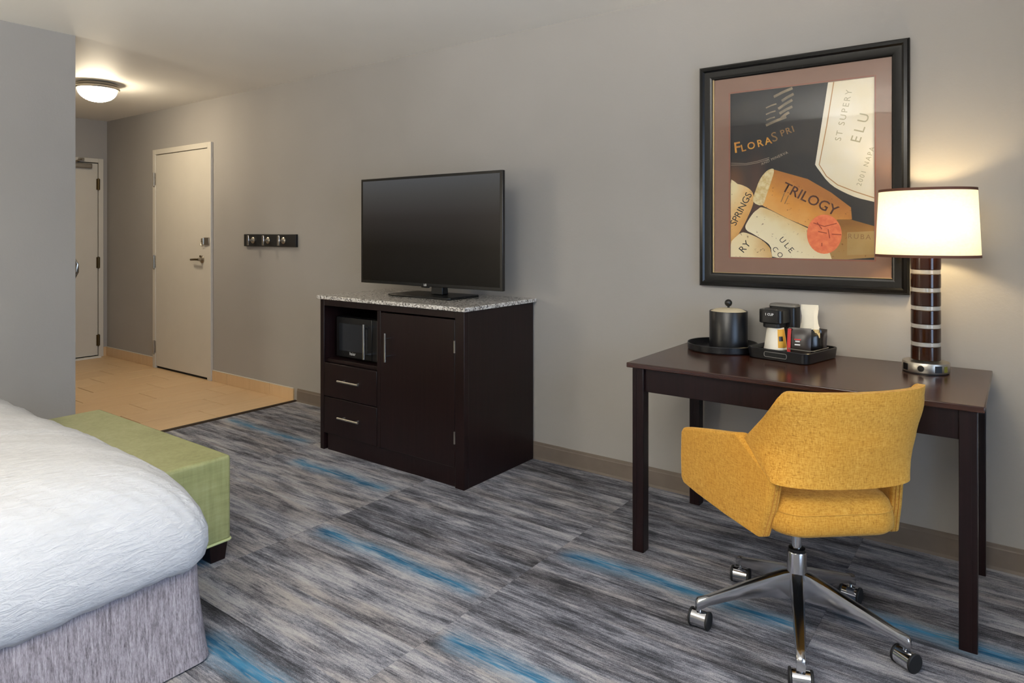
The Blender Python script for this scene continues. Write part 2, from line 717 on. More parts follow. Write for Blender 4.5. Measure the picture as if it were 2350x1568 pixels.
# entry floor tiles (0.305 x 0.61 m), thirds offset, clipped at the walls
offs = (.605, .400, .205)
g_ = .003
for k in range(11):
    x1, x0 = -4.49 - .305 * k, -4.49 - .305 * (k + 1)
    x0 = max(x0, XE)
    if x1 - x0 < .03:
        continue
    ys, y = [0.0], -offs[k % 3]
    while y > YB + .02:
        ys.append(y)
        y -= .61
    ys.append(YB)
    for a, b in zip(ys, ys[1:]):
        mb = MB(((x0 + x1) / 2, (a + b) / 2, 0))
        mb.box(x0 + g_, x1 - g_, b + g_, a - g_, -.006, 0.0)
        mb.build('floor_tile', 'tile', floor, bevel=.0012, seg=1, smooth=0, loc=((x0 + x1) / 2, (a + b) / 2, 0))

struct('trim_1', MB().prism([(-4.492, 0), (-4.486, .007), (-4.464, .007), (-4.452, 0)], 'Y', YB, -.002), 'strip')

struct('wall_back', MB().box(XE - .12, XR + .12, 0, .12, -.12, CEIL), 'wall', smooth=0)
struct('wall_left', MB().box(XE - .12, XE, YB - .12, 0, -.12, CEIL), 'wall', smooth=0)
bw = MB()
bw.box(XE, XB, YB - .12, YB, -.12, CEIL)
bw.box(XB - .12, XB, YF, YB - .12, -.12, CEIL)
struct('wall_bathroom', bw, 'wall', smooth=0)
struct('wall_front', MB().box(XB - .12, XR + .12, YF - .12, YF, -.12, CEIL), 'wall', smooth=0)
rw = MB()
rw.box(XR, XR + .12, YF, 0, -.12, .36)
rw.box(XR, XR + .12, YF, 0, 2.28, CEIL)
rw.box(XR, XR + .12, -1.38, 0, .36, 2.28)
rw.box(XR, XR + .12, YF, -4.12, .36, 2.28)
struct('wall_right', rw, 'wall', smooth=0)
struct('ceiling', MB().box(XE - .12, XR + .12, YF - .12, .12, CEIL, CEIL + .1), 'ceiling', smooth=0)

win = thing('window_1', None, None, (XR, -2.75, .36), kind='structure')
o_ = (XR, -2.75, .36)
f = MB(o_)
for a, b, c, d in ((-4.12, -4.06, .36, 2.28), (-1.44, -1.38, .36, 2.28), (-2.78, -2.72, .42, 2.22)):
    f.box(XR + .02, XR + .055, a, b, c, d)
f.box(XR + .02, XR + .055, -4.06, -1.44, .36, .42)
f.box(XR + .02, XR + .055, -4.06, -1.44, 2.22, 2.28)
f.build('window_frame', 'white', win, bevel=.003)
MB(o_).box(XR - .03, XR + .02, -4.16, -1.34, .335, .36).build('window_sill', 'white', win, bevel=.004)
for a, b in ((-4.06, -2.78), (-2.72, -1.44)):
    MB(o_).box(XR + .036, XR + .040, a, b, .42, 2.22).build('pane', 'pane', win, smooth=0)

# baseboards
def cove(y0, z):
    return [(y0, 0), (y0 - .012, 0), (y0 - .009, .012), (y0 - .008, z - .018), (y0 - .005, z - .014), (y0 - .004, z - .002), (y0, z)]

struct('baseboard_back', MB().prism(cove(0, .098), 'X', -4.452, XR), 'base', smooth=0)
bb = thing('baseboard_entry', None, None, (-4.49, 0, 0), kind='structure')
for a, b in ((-4.804, -4.494), (-5.416, -4.807), (-5.652, -5.419), (-6.944, -6.697), (-7.555, -6.947), (XE, -7.558)):
    m_ = MB((-4.49, 0, 0))
    m_.box(a, b, -.012, 0, 0, .092)
    m_.build('base_tile', 'tile', bb, bevel=.002, smooth=0)
m_ = MB((-4.49, 0, 0))
m_.box(-5.652, -4.494, -.013, 0, .0915, .097)
m_.box(XE, -6.697, -.013, 0, .0915, .097)
m_.build('cap_strip', 'doorp', bb, bevel=.002, smooth=0)
struct('baseboard_left', MB().box(XE, XE + .012, -.043, -.013, 0, .095), 'tile', smooth=0)

# --- door in the long wall
d1 = thing('door_1', None, None, (-6.17, 0, 0), kind='structure')
D = (-6.17, 0, 0)
f = MB(D)
f.box(-6.693, -6.641, -.024, 0, 0, 2.088)
f.box(-5.713, -5.655, -.024, 0, 0, 2.088)
f.box(-6.641, -5.713, -.024, 0, 2.040, 2.088)
f.build('door_frame', 'doorp', d1, bevel=.003)
MB(D).box(-6.641, -5.713, -.004, 0, 0, 2.04).build('door_gap_shade', 'dark', d1, smooth=0)  # dark sheet behind the slab, painted shade for the gap
MB(D).box(-6.637, -5.718, -.019, -.004, .022, 2.034).build('door_slab', 'doorp', d1, bevel=.002)
for z in (1.745, .955, .140):
    h = MB(D)
    h.cyl((-6.655, -.030, 0), .008, z, z + .125, 12)
    h.box(-6.676, -6.635, -.026, -.019, z + .006, z + .119)
    h.sphere((-6.655, -.030, z - .004), .008, 10)
    h.build('hinge', 'steel', d1)
lv = MB(D)
lv.lathe([(0, -.019), (.034, -.019), (.034, -.024), (.028, -.030), (.014, -.036), (.012, -.060), (0, -.062)], (-5.800, 0, 1.058), 24, 'Y')
lever = lv.build('lever_handle', 'steel', d1)
MB(D).tube([(-5.800, -.058, 1.058), (-5.84, -.062, 1.058), (-5.89, -.060, 1.056), (-5.935, -.052, 1.054)], .009, 12).build('lever_bar', 'brass', lever)
MB(D).box(-5.822, -5.800, -.036, -.030, 1.078, 1.094).build('thumb_turn', 'brass', lever, bevel=.003)
lt = MB(D)
lt.box(-5.805, -5.760, -.030, -.019, 1.197, 1.243)
lt.box(-5.750, -5.672, -.034, -.024, 1.187, 1.252)
lt.cyl((-5.757, -.036, 0), .009, 1.190, 1.250, 12)
lt.tube([(-5.79, -.034, 1.205), (-5.785, -.040, 1.185), (-5.77, -.036, 1.178)], .006, 8)
lt.build('swing_latch', 'steel', d1, bevel=.002)

# --- entry door in the end wall
d2 = thing('door_2', None, None, (XE, -.55, 0), kind='structure')
D = (XE, -.55, 0)
f = MB(D)
f.box(XE, XE + .024, -.090, -.043, 0, 2.066)
f.box(XE, XE + .024, -1.057, -1.010, 0, 2.066)
f.box(XE, XE + .024, -1.010, -.090, 2.022, 2.066)
f.build('door_frame', 'doorp', d2, bevel=.003)
MB(D).box(XE, XE + .004, -1.010, -.090, 0, 2.022).build('door_gap_shade', 'dark', d2, smooth=0)  # shade around the slab, put in as a dark sheet
MB(D).box(XE + .004, XE + .019, -1.006, -.097, .020, 2.013).build('door_slab', 'doorp', d2, bevel=.002)
MB(D).box(XE + .004, XE + .09, -1.010, -.090, 0.0, .010).build('threshold_sill', 'white', d2, bevel=.002)
for z in (1.735, .920, .112):
    h = MB(D)
    h.cyl((XE + .027, -.094, 0), .008, z, z + .125, 12)
    h.box(XE + .019, XE + .027, -.112, -.078, z + .006, z + .119)
    h.build('hinge', 'brass', d2)
c_ = MB(D)
c_.box(XE + .019, XE + .065, -.42, -.165, 1.955, 2.005)
c_.build('door_closer', 'steel', d2, bevel=.008)
c_ = MB(D)
c_.tube([(XE + .05, -.34, 2.005), (XE + .10, -.30, 2.03), (XE + .035, -.26, 2.045)], .010, 8)
c_.box(XE + .019, XE + .05, -.285, -.235, 2.03, 2.06)
c_.build('closer_arm', 'steel', d2, bevel=.002)

# --- bathroom door on the corridor side of the bathroom block, only its pull shows
d3 = thing('door_3', None, None, (-5.05, YB, 0), kind='structure')
D = (-5.05, YB, 0)
MB(D).box(-5.48, -4.60, YB, YB + .006, .02, 2.03).build('door_slab', 'doorp', d3, bevel=.002)
MB(D).tube([(-4.655, YB + .006, 1.135), (-4.655, YB + .05, 1.128), (-4.655, YB + .064, 1.10), (-4.655, YB + .064, 1.05), (-4.655, YB + .05, 1.022), (-4.655, YB + .006, 1.015)], .010, 10).build('pull_handle', 'steel', d3)

# ================================================================== CEILING LAMP
LC = (-5.81, -.87, CEIL)
cl = thing('ceiling_lamp', 'round flush ceiling lamp with frosted dome glowing in the entry corridor', 'lamp', LC)
MB(LC).lathe([(0, CEIL), (.125, CEIL), (.145, CEIL - .010), (.150, CEIL - .026), (.142, CEIL - .030), (0, CEIL - .030)], (LC[0], LC[1], 0), 48).build('mounting_pan', 'nickel', cl)
MB(LC).lathe([(.136, CEIL - .030), (.153, CEIL - .032), (.156, CEIL - .042), (.151, CEIL - .052), (.133, CEIL - .054), (.136, CEIL - .030)], (LC[0], LC[1], 0), 48).build('trim_ring', 'nickel', cl)
prof = [(.136 * math.cos(a), CEIL - .052 - .094 * math.sin(a)) for a in [i * PI / 2 / 10 for i in range(11)]]
prof[-1] = (0, prof[-1][1])
MB(LC).lathe(prof, (LC[0], LC[1], 0), 48).build('glass_dome', 'dome', cl)

# ================================================================== HOOK RAIL
hr = thing('hook_rail', 'short black wall rail with three steel coat hooks beside the cream door', 'coat rack', (-4.8, 0, 1.18))
O = (-4.8, 0, 1.18)
MB(O).box(-5.148, -4.449, -.022, 0, 1.183, 1.282).build('board', 'blackm', hr, bevel=.003)
for x in (-5.012, -4.805, -4.600):
    h = MB(O)
    h.lathe([(0, -.022), (.026, -.022), (.026, -.028), (.020, -.032), (.008, -.034), (.007, -.066), (0, -.066)], (x, 0, 1.233), 20, 'Y')
    hk = h.build('hook', 'nickel', hr)
    MB(O).box(x - .013, x + .013, -.074, -.066, 1.194, 1.272).build('hook_bar', 'chrome', hk, bevel=.003)

# ================================================================== CABINET
O = (-2.805, -.62, 0)
cab = thing('microwave_cabinet', 'dark wood cabinet with granite top, drawers and a microwave niche', 'cabinet', O)
c = MB(O)
c.box(-3.375, -3.340, -.62, -.015, 0, .897)
c.build('side_panel', 'wood', cab, bevel=.002)
c = MB(O)
c.box(-2.270, -2.238, -.585, -.015, 0, .897)
c.build('side_panel', 'wood', cab, bevel=.002)
MB(O).box(-2.297, -2.236, -.622, -.585, 0, .897).build('corner_post', 'wood', cab, bevel=.002)
MB(O).box(-3.340, -2.297, -.62, -.59, .860, .897).build('top_rail', 'wood', cab, bevel=.002)
MB(O).box(-2.876, -2.849, -.62, -.03, .10, .860).build('divider', 'wood', cab, bevel=.002)
c = MB(O)
c.box(-3.340, -2.876, -.60, -.03, .522, .542)
c.build('shelf', 'wood', cab, bevel=.002)
MB(O).box(-3.340, -2.270, -.03, -.015, .03, .897).build('back_panel', 'wood', cab, smooth=0)
MB(O).box(-3.322, -2.297, -.606, -.588, 0, .098).build('plinth', 'wood', cab, bevel=.002)
MB(O).box(-3.340, -2.297, -.58, -.57, 0.0, .52).build('gap_shadow_board', 'dark', cab, smooth=0)  # dark board behind drawers and door, painted-in shade for their gaps
for z0, z1, zh in ((.323, .520, .432), (.103, .318, .218)):
    dr = MB(O).box(-3.337, -2.879, -.621, -.600, z0, z1).build('drawer', 'wood', cab, bevel=.002)
    h = MB(O)
    h.tube([(-3.18, -.652, zh), (-3.0, -.652, zh)], .006, 12)
    for x in (-3.15, -3.03):
        h.tube([(x, -.652, zh), (x, -.62, zh)], .004, 8)
    h.build('handle', 'nickel', dr)
dr = MB(O).box(-2.846, -2.300, -.621, -.600, .103, .852).build('door', 'wood', cab, bevel=.002)
h = MB(O)
h.tube([(-2.774, -.655, .589), (-2.774, -.655, .747)], .0065, 12)
for z in (.620, .716):
    h.tube([(-2.774, -.655, z), (-2.774, -.62, z)], .004, 8)
h.build('handle', 'chrome', dr)
for z in (.685, .224):
    h = MB(O)
    h.cyl((-2.2985, -.624, 0), .005, z, z + .062, 10)
    h.build('hinge', 'steel', dr)
g = MB(O)
g.box(-3.392, -2.222, -.634, -.004, .897, .919)
g.build('granite_top', 'granite', cab, bevel=.003)

# --- microwave in the niche
O = (-3.1, -.52, .542)
mw = thing('microwave', 'black microwave oven inside the open niche of the dark cabinet', 'microwave', O)
MB(O).box(-3.315, -2.885, -.525, -.15, .543, .792).build('body', 'black', mw, bevel=.004)
dd = MB(O).box(-3.314, -3.000, -.548, -.525, .551, .790).build('door', 'black', mw, bevel=.003)
MB(O).box(-3.285, -3.035, -.550, -.548, .590, .752).build('window_glass', 'mwglass', dd, smooth=0)
h = MB(O)
h.tube([(-3.022, -.588, .566), (-3.022, -.588, .768)], .0085, 14)
for z in (.590, .744):
    h.tube([(-3.022, -.588, z), (-3.022, -.548, z)], .006, 10)
h.build('handle', 'chrome', dd)
cp = MB(O).box(-2.998, -2.886, -.546, -.525, .551, .790).build('control_panel', 'black', mw, bevel=.002)
MB(O).box(-2.956, -2.892, -.5475, -.546, .560, .786).build('panel_trim', 'steel', cp, smooth=0)
text_mesh('logo', 'haier', .026, face_y(-3.165 - O[0], -.5505 - O[1], .577 - O[2]), 'label', dd)

# ================================================================== TELEVISION
O = (-2.79, -.27, .919)
tv = thing('television', 'large flat black television on a pedestal standing on the granite top', 'television', O)
TX0, TX1, TZ0, TZ1, TY = -3.368, -2.232, .978, 1.633, -.31
b = MB(O)
b.box(TX0, TX1, TY, TY + .022, TZ0, TZ1)
b.build('bezel', 'tv', tv, bevel=.003)
b = MB(O)
b.box(TX0 + .12, TX1 - .12, TY + .022, TY + .055, TZ0 + .03, TZ1 - .22)
b.build('rear_housing', 'blackm', tv, bevel=.01)
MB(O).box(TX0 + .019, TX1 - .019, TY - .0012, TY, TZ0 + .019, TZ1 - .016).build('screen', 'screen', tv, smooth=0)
MB(O).box(-2.842, -2.782, TY + .003, TY + .014, TZ0 - .008, TZ0 + .002).build('sensor_bar', 'tv', tv, bevel=.003)
text_mesh('logo', 'LG', .018, face_y(-2.805 - O[0], TY - .0018 - O[1], TZ0 + .009 - O[2]), 'label', tv, bold=.0004)
NXO = .060
b = MB(O)
b.prism([(-3.03, -.395), (-2.99, -.405), (-2.545, -.408), (-2.53, -.395), (-2.53, -.15), (-2.545, -.135), (-3.0, -.135), (-3.03, -.16)], 'Z', .919, .932)
b.build('pedestal', 'tv', tv, bevel=.004)
b = MB(O)
b.frustum((-2.795 + NXO, -.262), (.046, .028), (.040, .018), .932, 1.06)
b.build('neck', 'black', tv, bevel=.006)

# ================================================================== DESK
O = (-.69, -.36, 0)
dk = thing('writing_desk', 'dark espresso writing desk with four square legs against the wall', 'desk', O)
MB(O).box(-1.293, -.087, -.704, -.018, .745, .765).build('desktop', 'desktop', dk, bevel=.003)
for x0, x1, y0, y1 in ((-1.270, -1.221, -.696, -.647), (-.155, -.106, -.692, -.643), (-1.270, -1.221, -.098, -.049), (-.155, -.106, -.098, -.049)):
    l = MB(O)
    l.box(x0, x1, y0, y1, 0, .745)
    lo = l.build('leg', 'wood', dk, bevel=.002)
    gx = x0 + .017 if x0 < -1 else x1 - .017
    MB(O).box(gx - .0015, gx + .0015, y0 - .0012, y0, .002, .745).build('leg_bead', 'wood', lo, smooth=0)
MB(O).box(-1.221, -.155, -.682, -.662, .650, .745).build('apron', 'wood', dk, bevel=.002)
MB(O).box(-1.221, -.155, -.088, -.068, .650, .745).build('apron', 'wood', dk, bevel=.002)
for x in (-1.256, -.141):
    MB(O).box(x, x + .02, -.645, -.098, .650, .745).build('apron', 'wood', dk, bevel=.002)

# ================================================================== PICTURE
O = (-.806, 0, 1.04)
pic = thing('framed_picture', 'large framed wine-cork photograph in a wide dark frame above the desk', 'picture', O)
X0, X1, Z0, Z1 = -1.249, -.363, 1.040, 2.090
I0, I1, J0, J1 = -1.179, -.426, 1.106, 2.026
prof = [(0, .002), (0, .024), (.008, .034), (.020, .036), (.028, .030), (.050, .026), (.062, .021), (.066, .015), (.066, .002)]
fr = MB(O)
corners = [(X0, Z0, 1, 1), (X1, Z0, -1, 1), (X1, Z1, -1, -1), (X0, Z1, 1, -1)]
kx = (I0 - X0 + X1 - I1) / 2 / .066
rows = []
for w_, d_ in prof:
    rows.append([(cx + sx * w_, -d_, cz + sz * w_) for cx, cz, sx, sz in corners])
fr.grid(rows + [rows[0]], closed_u=True)
fr.build('frame', 'frame', pic, smooth=20)
fi = MB(O)
for a, b_, c_, d_ in ((I0 - .006, I0, J0 - .006, J1 + .006), (I1, I1 + .006, J0 - .006, J1 + .006)):
    fi.box(a, b_, -.018, -.012, c_, d_)
fi.box(I0, I1, -.018, -.012, J0 - .006, J0)
fi.box(I0, I1, -.018, -.012, J1, J1 + .006)
fi.build('fillet', 'gold', pic, smooth=0)
P0, P1, Q0, Q1 = -1.103, -.494, 1.180, 1.951
ma = MB(O)
ma.box(I0 - .004, P0, -.012, -.004, J0 - .004, J1 + .004)
ma.box(P1, I1 + .004, -.012, -.004, J0 - .004, J1 + .004)
ma.box(P0, P1, -.012, -.004, J0 - .004, Q0)
ma.box(P0, P1, -.012, -.004, Q1, J1 + .004)
ma.build('mat_board', 'mat', pic, smooth=0)
ml = MB(O)
e = .006
for a, b_, c_, d_ in ((P0 - e, P0 - e + .003, Q0 - e, Q1 + e), (P1 + e - .003, P1 + e, Q0 - e, Q1 + e), (P0, P1, Q0 - e, Q0 - e + .003), (P0, P1, Q1 + e - .003, Q1 + e)):
    ml.box(a, b_, -.0126, -.012, c_, d_)
ml.build('mat_line', 'matline', pic, smooth=0)


def m_print_bg():
    g = G('print_background')
    p = g.pos
    x = g.n('SeparateXYZ')
    g.put(x.inputs[0], p)
    base = g.mix(g.rng(g.noise(p, 5, 3), 0.35, 0.7), '191b20', '2e2a28')
    gl = g.math('MULTIPLY', g.rng(x.outputs[0], -1.00, -1.10), g.rng(x.outputs[2], 1.66, 1.55))
    base = g.mix(g.math('MULTIPLY', gl, 0.55), base, '8a5a34')
    gl2 = g.math('MULTIPLY', g.rng(g.math('ABSOLUTE', g.math('ADD', x.outputs[0], 0.985)), .07, 0.0), g.rng(x.outputs[2], 1.72, 1.56))
    base = g.mix(g.math('MULTIPLY', gl2, 0.35), base, '6b3f2a')
    g.col(base)
    g.p.inputs['Roughness'].default_value = 0.6
    return g.m


def m_cork(name, ax, az, lo, mid, hi, w0, w1):
    """printed cork: tone runs across its girth, measured along (ax, az)"""
    g = G(name)
    p = g.pos
    x = g.n('SeparateXYZ')
    g.put(x.inputs[0], p)
    t = g.math('ADD', g.math('MULTIPLY', x.outputs[0], ax), g.math('MULTIPLY', x.outputs[2], az))
    t = g.rng(t, w0, w1, smooth=False)
    t = g.math('ADD', t, g.math('MULTIPLY', g.math('SUBTRACT', g.noise(p, 14, 4), .5), .5))
    c = g.ramp(t, [(0.05, lo), (0.5, mid), (0.95, hi)])
    sp = g.rng(g.noise(p, 70, 2), 0.66, 0.74)
    g.col(g.mix(g.math('MULTIPLY', sp, .7), c, '6a3a12'))
    g.p.inputs['Roughness'].default_value = 0.6
    return g.m


def mflat(name, c, c2=None, sc=20):
    g = G(name)
    g.col(g.ramp(g.noise(g.pos, sc, 4), [(0.35, c2 or c), (0.65, c)]))
    g.p.inputs['Roughness'].default_value = 0.6
    return g.m


MP = dict(bg=m_print_bg(),
          label=mflat('print_label_paper', 'f7f2e4', 'f0e6c9', 4), rule=mflat('print_label_rule', 'b98a55'),
          c1=m_cork('print_cork_amber', .50, .866, 'e6b46c', 'd9983f', 'b0702c', .72, .92), c1e=mflat('print_cork_face', 'e6d9ad', 'd0b678', 60),
          cA=m_cork('print_cork_side', .86, -.5, 'efe0b2', 'e2b36c', 'c07c2c', -1.70, -1.50),
          c2=m_cork('print_cork_pale', .50, .866, 'f3e9c9', 'ecdfb8', 'd9b874', .62, .78),
          cC=m_cork('print_cork_cream', .8, .2, 'f2e3bc', 'ecd9aa', 'd2a868', -.64, -.48),
          coin=mflat('print_red_face', 'f28c5c', 'e4744a', 45), crack=mflat('print_red_crack', '9c3a22'),
          cR=m_cork('print_cork_shadow', 0, 1, 'a8854c', 'a87c3c', '8a5f22', 1.2, 1.34), box=mflat('print_faded_label', 'b09560', 'a98c52', 12),
          ink=mflat('print_ink', '4a2410'), inkb=mflat('print_black_ink', '25201a'), goldt=mflat('print_gold_ink', 'e0a63c', 'b9732c', 18),
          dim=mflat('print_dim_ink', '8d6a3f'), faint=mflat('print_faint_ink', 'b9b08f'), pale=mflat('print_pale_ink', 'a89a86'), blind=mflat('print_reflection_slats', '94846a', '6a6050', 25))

PY = -.006


def flat(name, pts, mat, lvl):
    """flat printed shape on the picture plane; pts are (x, z)"""
    inside = []
    for x, z in pts:
        inside.append((min(max(x, P0), P1), PY - .0001 * lvl, min(max(z, Q0), Q1)))
    mb = MB(O)
    mb.poly(inside)
    return mb.build(name, MP[mat], pr, smooth=0)


def smooth_poly(pts, n=4):
    out = []
    N = len(pts)
    for i in range(N):
        p0, p1, p2, p3 = (Vector(pts[(i + k) % N]) for k in (-1, 0, 1, 2))
        for k in range(n):
            t = k / n
            q = .5 * (2 * p1 + (p2 - p0) * t + (2 * p0 - 5 * p1 + 4 * p2 - p3) * t * t + (3 * p1 - p0 - 3 * p2 + p3) * t ** 3)
            out.append((q.x, q.y))
    return out


def stroke(name, pts, wd, mat, lvl):
    mb = MB(O)
    L, R = [], []
    for i, p in enumerate(pts):
        a = Vector(pts[max(0, i - 1)])
        b_ = Vector(pts[min(len(pts) - 1, i + 1)])
        d = (b_ - a).normalized()
        n_ = Vector((-d.y, d.x)) * wd / 2
        for lst, s in ((L, 1), (R, -1)):
            q = Vector(p) + s * n_
            lst.append((min(max(q.x, P0), P1), PY - .0001 * lvl, min(max(q.y, Q0), Q1)))
    mb.grid([L, R])
    return mb.build(name, MP[mat], pr, smooth=0)


pb = MB(O)
pb.box(P0 - .002, P1 + .002, PY, PY + .003, Q0 - .002, Q1 + .002)
pr = pb.build('print', MP['bg'], pic, smooth=0)
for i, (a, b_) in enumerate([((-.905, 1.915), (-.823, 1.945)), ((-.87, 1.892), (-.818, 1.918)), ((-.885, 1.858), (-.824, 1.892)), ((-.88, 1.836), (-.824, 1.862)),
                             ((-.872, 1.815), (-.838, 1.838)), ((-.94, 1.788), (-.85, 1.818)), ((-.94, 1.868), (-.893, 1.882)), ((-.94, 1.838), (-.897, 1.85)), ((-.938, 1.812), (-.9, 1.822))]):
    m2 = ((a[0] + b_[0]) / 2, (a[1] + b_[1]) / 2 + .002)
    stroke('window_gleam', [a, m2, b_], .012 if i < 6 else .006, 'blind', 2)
flat('wine_label', [(-.675, 1.96), (-.728, 1.595), (-.718, 1.578), (-.707, 1.562), (-.696, 1.545), (-.685, 1.529), (-.667, 1.508), (-.647, 1.491), (-.622, 1.475), (-.597, 1.461), (-.572, 1.449), (-.546, 1.439), (-.518, 1.431), (-.49, 1.424), (-.49, 1.96)], 'label', 2)
stroke('label_rule', [(-.652, 1.95), (-.680, 1.765), (-.711, 1.594), (-.682, 1.542), (-.637, 1.502), (-.571, 1.471), (-.495, 1.441)], .004, 'rule', 3)
flat('cork', [(-.637, 1.362), (-.584, 1.351), (-.490, 1.322), (-.490, 1.19), (-.60, 1.176), (-.674, 1.176), (-.674, 1.33)], 'cR', 3)
flat('faded_label', [(-.599, 1.296), (-.49, 1.302), (-.49, 1.203), (-.599, 1.198)], 'box', 4)
flat('cork', [(-.92, 1.560), (-.908, 1.584), (-.759, 1.533), (-.663, 1.470), (-.584, 1.403), (-.580, 1.352), (-.637, 1.352), (-.70, 1.32), (-.755, 1.318), (-.844, 1.358), (-.947, 1.415), (-.956, 1.421)], 'c1', 5)
flat('cork_face', smooth_poly([(-.908, 1.587), (-.905, 1.568), (-.918, 1.524), (-.936, 1.47), (-.956, 1.421), (-.998, 1.44), (-.986, 1.492), (-.965, 1.544), (-.935, 1.579)], 3), 'c1e', 6)
flat('cork', smooth_poly([(-1.11, 1.525), (-1.07, 1.524), (-1.038, 1.513), (-1.012, 1.496), (-.997, 1.471), (-.998, 1.428), (-1.026, 1.36), (-1.063, 1.292), (-1.11, 1.235)], 3), 'cA', 5)
flat('cork', smooth_poly([(-.959, 1.412), (-.917, 1.396), (-.850, 1.360), (-.767, 1.319), (-.700, 1.28), (-.660, 1.18), (-.663, 1.17), (-.887, 1.17), (-.917, 1.225), (-.935, 1.249), (-.998, 1.289), (-1.024, 1.303), (-1.034, 1.322), (-1.023, 1.348), (-.998, 1.385), (-.975, 1.404)], 3), 'c2', 6)
flat('cork', smooth_poly([(-1.11, 1.237), (-1.069, 1.283), (-1.044, 1.296), (-1.001, 1.283), (-.959, 1.261), (-.929, 1.234), (-.918, 1.21), (-.929, 1.17), (-1.11, 1.17)], 3), 'cC', 7)
flat('red_cork_face', [(-.691 + .071 * math.cos(a), 1.288 + .086 * math.sin(a)) for a in [2 * PI * i / 32 for i in range(32)]], 'coin', 7)
for a, b_ in (((-.735, 1.338), (-.69, 1.322)), ((-.69, 1.322), (-.64, 1.335)), ((-.715, 1.300), (-.68, 1.292)), ((-.66, 1.288), (-.622, 1.286)), ((-.70, 1.25), (-.70, 1.235)), ((-.72, 1.34), (-.70, 1.31)), ((-.675, 1.31), (-.668, 1.27))):
    stroke('crack', [a, b_], .0035, 'crack', 8)
for s, sz, x, z, a, mt, sp, lv_, bd in (
        ('TRILOGY', .062, -.752, 1.444, -28, 'ink', 1.0, 8, .0006), ('SPRINGS', .046, -1.053, 1.405, 62, 'inkb', .95, 8, 0),
        ('RY', .046, -1.036, 1.228, 51, 'inkb', 1.1, 9, 0), ('ULE', .036, -.850, 1.240, -50, 'inkb', 1.5, 9, 0), ('CO', .032, -.888, 1.205, -50, 'inkb', 1.5, 9, 0),
        ('F', .070, -1.072, 1.694, 6, 'goldt', 1, 3, .001), ('LORA', .046, -.985, 1.703, 12, 'goldt', 1.35, 3, .0008),
        ('S', .062, -.902, 1.730, 14, 'dim', 1, 3, 0), ('PRI', .040, -.846, 1.752, 18, 'dim', 1.2, 3, .0006),
        ('AND MINERVA', .017, -.902, 1.634, 22, 'pale', 1.15, 3, 0),
        ('ST SUPERY', .036, -.612, 1.80, 78, 'faint', 1.35, 4, 0), ('ELU', .058, -.547, 1.740, 72, 'faint', 1.5, 4, 0), ('2001 NAPA', .028, -.527, 1.575, 72, 'faint', 1.3, 4, 0),
        ('RUBA', .030, -.552, 1.277, -3, 'dim', 1.3, 9, 0)):
    text_mesh('lettering', s, sz, face_y(x - O[0], PY - .0001 * lv_, z - O[2], math.radians(a)), MP[mt], pr, spacing=sp, bold=bd)
stroke('ink_bar', [(-.857, 1.476), (-.873, 1.434)], .004, 'dim', 8)
stroke('ink_bar', [(-.840, 1.463), (-.857, 1.425)], .004, 'dim', 8)
stroke('double_rule', [(-1.102, 1.624), (-1.03, 1.618), (-.981, 1.625), (-.925, 1.639)], .002, 'pale', 3)
stroke('double_rule', [(-1.102, 1.615), (-1.03, 1.612), (-.981, 1.618), (-.925, 1.632)], .002, 'pale', 3)
MB(O).box(I0 - .006, I1 + .006, -.0150, -.0135, J0 - .006, J1 + .006).build('glass', 'glass', pic, smooth=0)

# ================================================================== DESK LAMP
O = (-.291, -.190, .765)
dl = thing('desk_lamp', 'table lamp with white drum shade and stacked brown glass column on desk', 'lamp', O)
L0 = (O[0], O[1], 0)
bp = MB(O).cyl(L0, .075, .765, .769, 48)
bp.build('base_pad', 'grill', dl)
bsm = MB(O).lathe([(0, .769), (.078, .769), (.079, .771), (.079, .802), (.077, .806), (0, .808)], L0, 64)
bs = bsm.build('lamp_base', 'nickel', dl)
for a_, kind in ((-2.46, 'outlet'), (-1.68, 'button'), (-.93, 'outlet'), (-.53, 'sticker')):
    a = a_
    mb = MB((0, 0, 0))
    if kind == 'button':
        mb.lathe([(0, .002), (.0105, .002), (.0115, 0), (.0115, -.004), (0, -.004)], (0, 0, 0), 20, 'X')
    elif kind == 'outlet':
        mb.box(-.004, .0015, -.0125, .0125, -.0125, .0125)
    else:
        mb.box(-.003, .0006, -.008, .008, -.012, .010)
    o = mb.build(kind, 'black' if kind != 'sticker' else 'olive', bs, bevel=.001 if kind == 'outlet' else 0)
    o.location = (.079 * math.cos(a_), .079 * math.sin(a_), .787 - .765)
    o.rotation_euler = (0, 0, a)
MB(O).cyl(L0, .010, .806, 1.205, 16).build('rod', 'chrome', dl)
zb = .812
for i in range(6):
    z0 = zb + i * .0685
    MB(O).lathe([(.0105, z0), (.0485, z0), (.050, z0 + .002), (.050, z0 + .051), (.0485, z0 + .053), (.0105, z0 + .053)], L0, 48).build('brown_block', 'brown', dl)
    if i < 5:
        MB(O).lathe([(.0105, z0 + .0535), (.0485, z0 + .0535), (.0485, z0 + .068), (.0105, z0 + .068)], L0, 48).build('clear_disc', 'acryl', dl)
MB(O).lathe([(.0105, 1.208), (.040, 1.208), (.040, 1.213), (.014, 1.216), (.012, 1.245), (0, 1.245)], L0, 32).build('socket_cap', 'nickel', dl)
zt, zo, rt, ro = 1.460, 1.203, .162, .174
ss = []
for k in range(9):
    t = k / 8
    ss.append((ro + (rt - ro) * t, zo + (zt - zo) * t))
shm = MB((O[0] - .003, O[1], O[2])).lathe(ss, L0, 72)
bmesh.ops.scale(shm.bm, vec=(1, .86, 1), verts=shm.bm.verts[:])
sh = shm.build('shade', 'shade', dl)
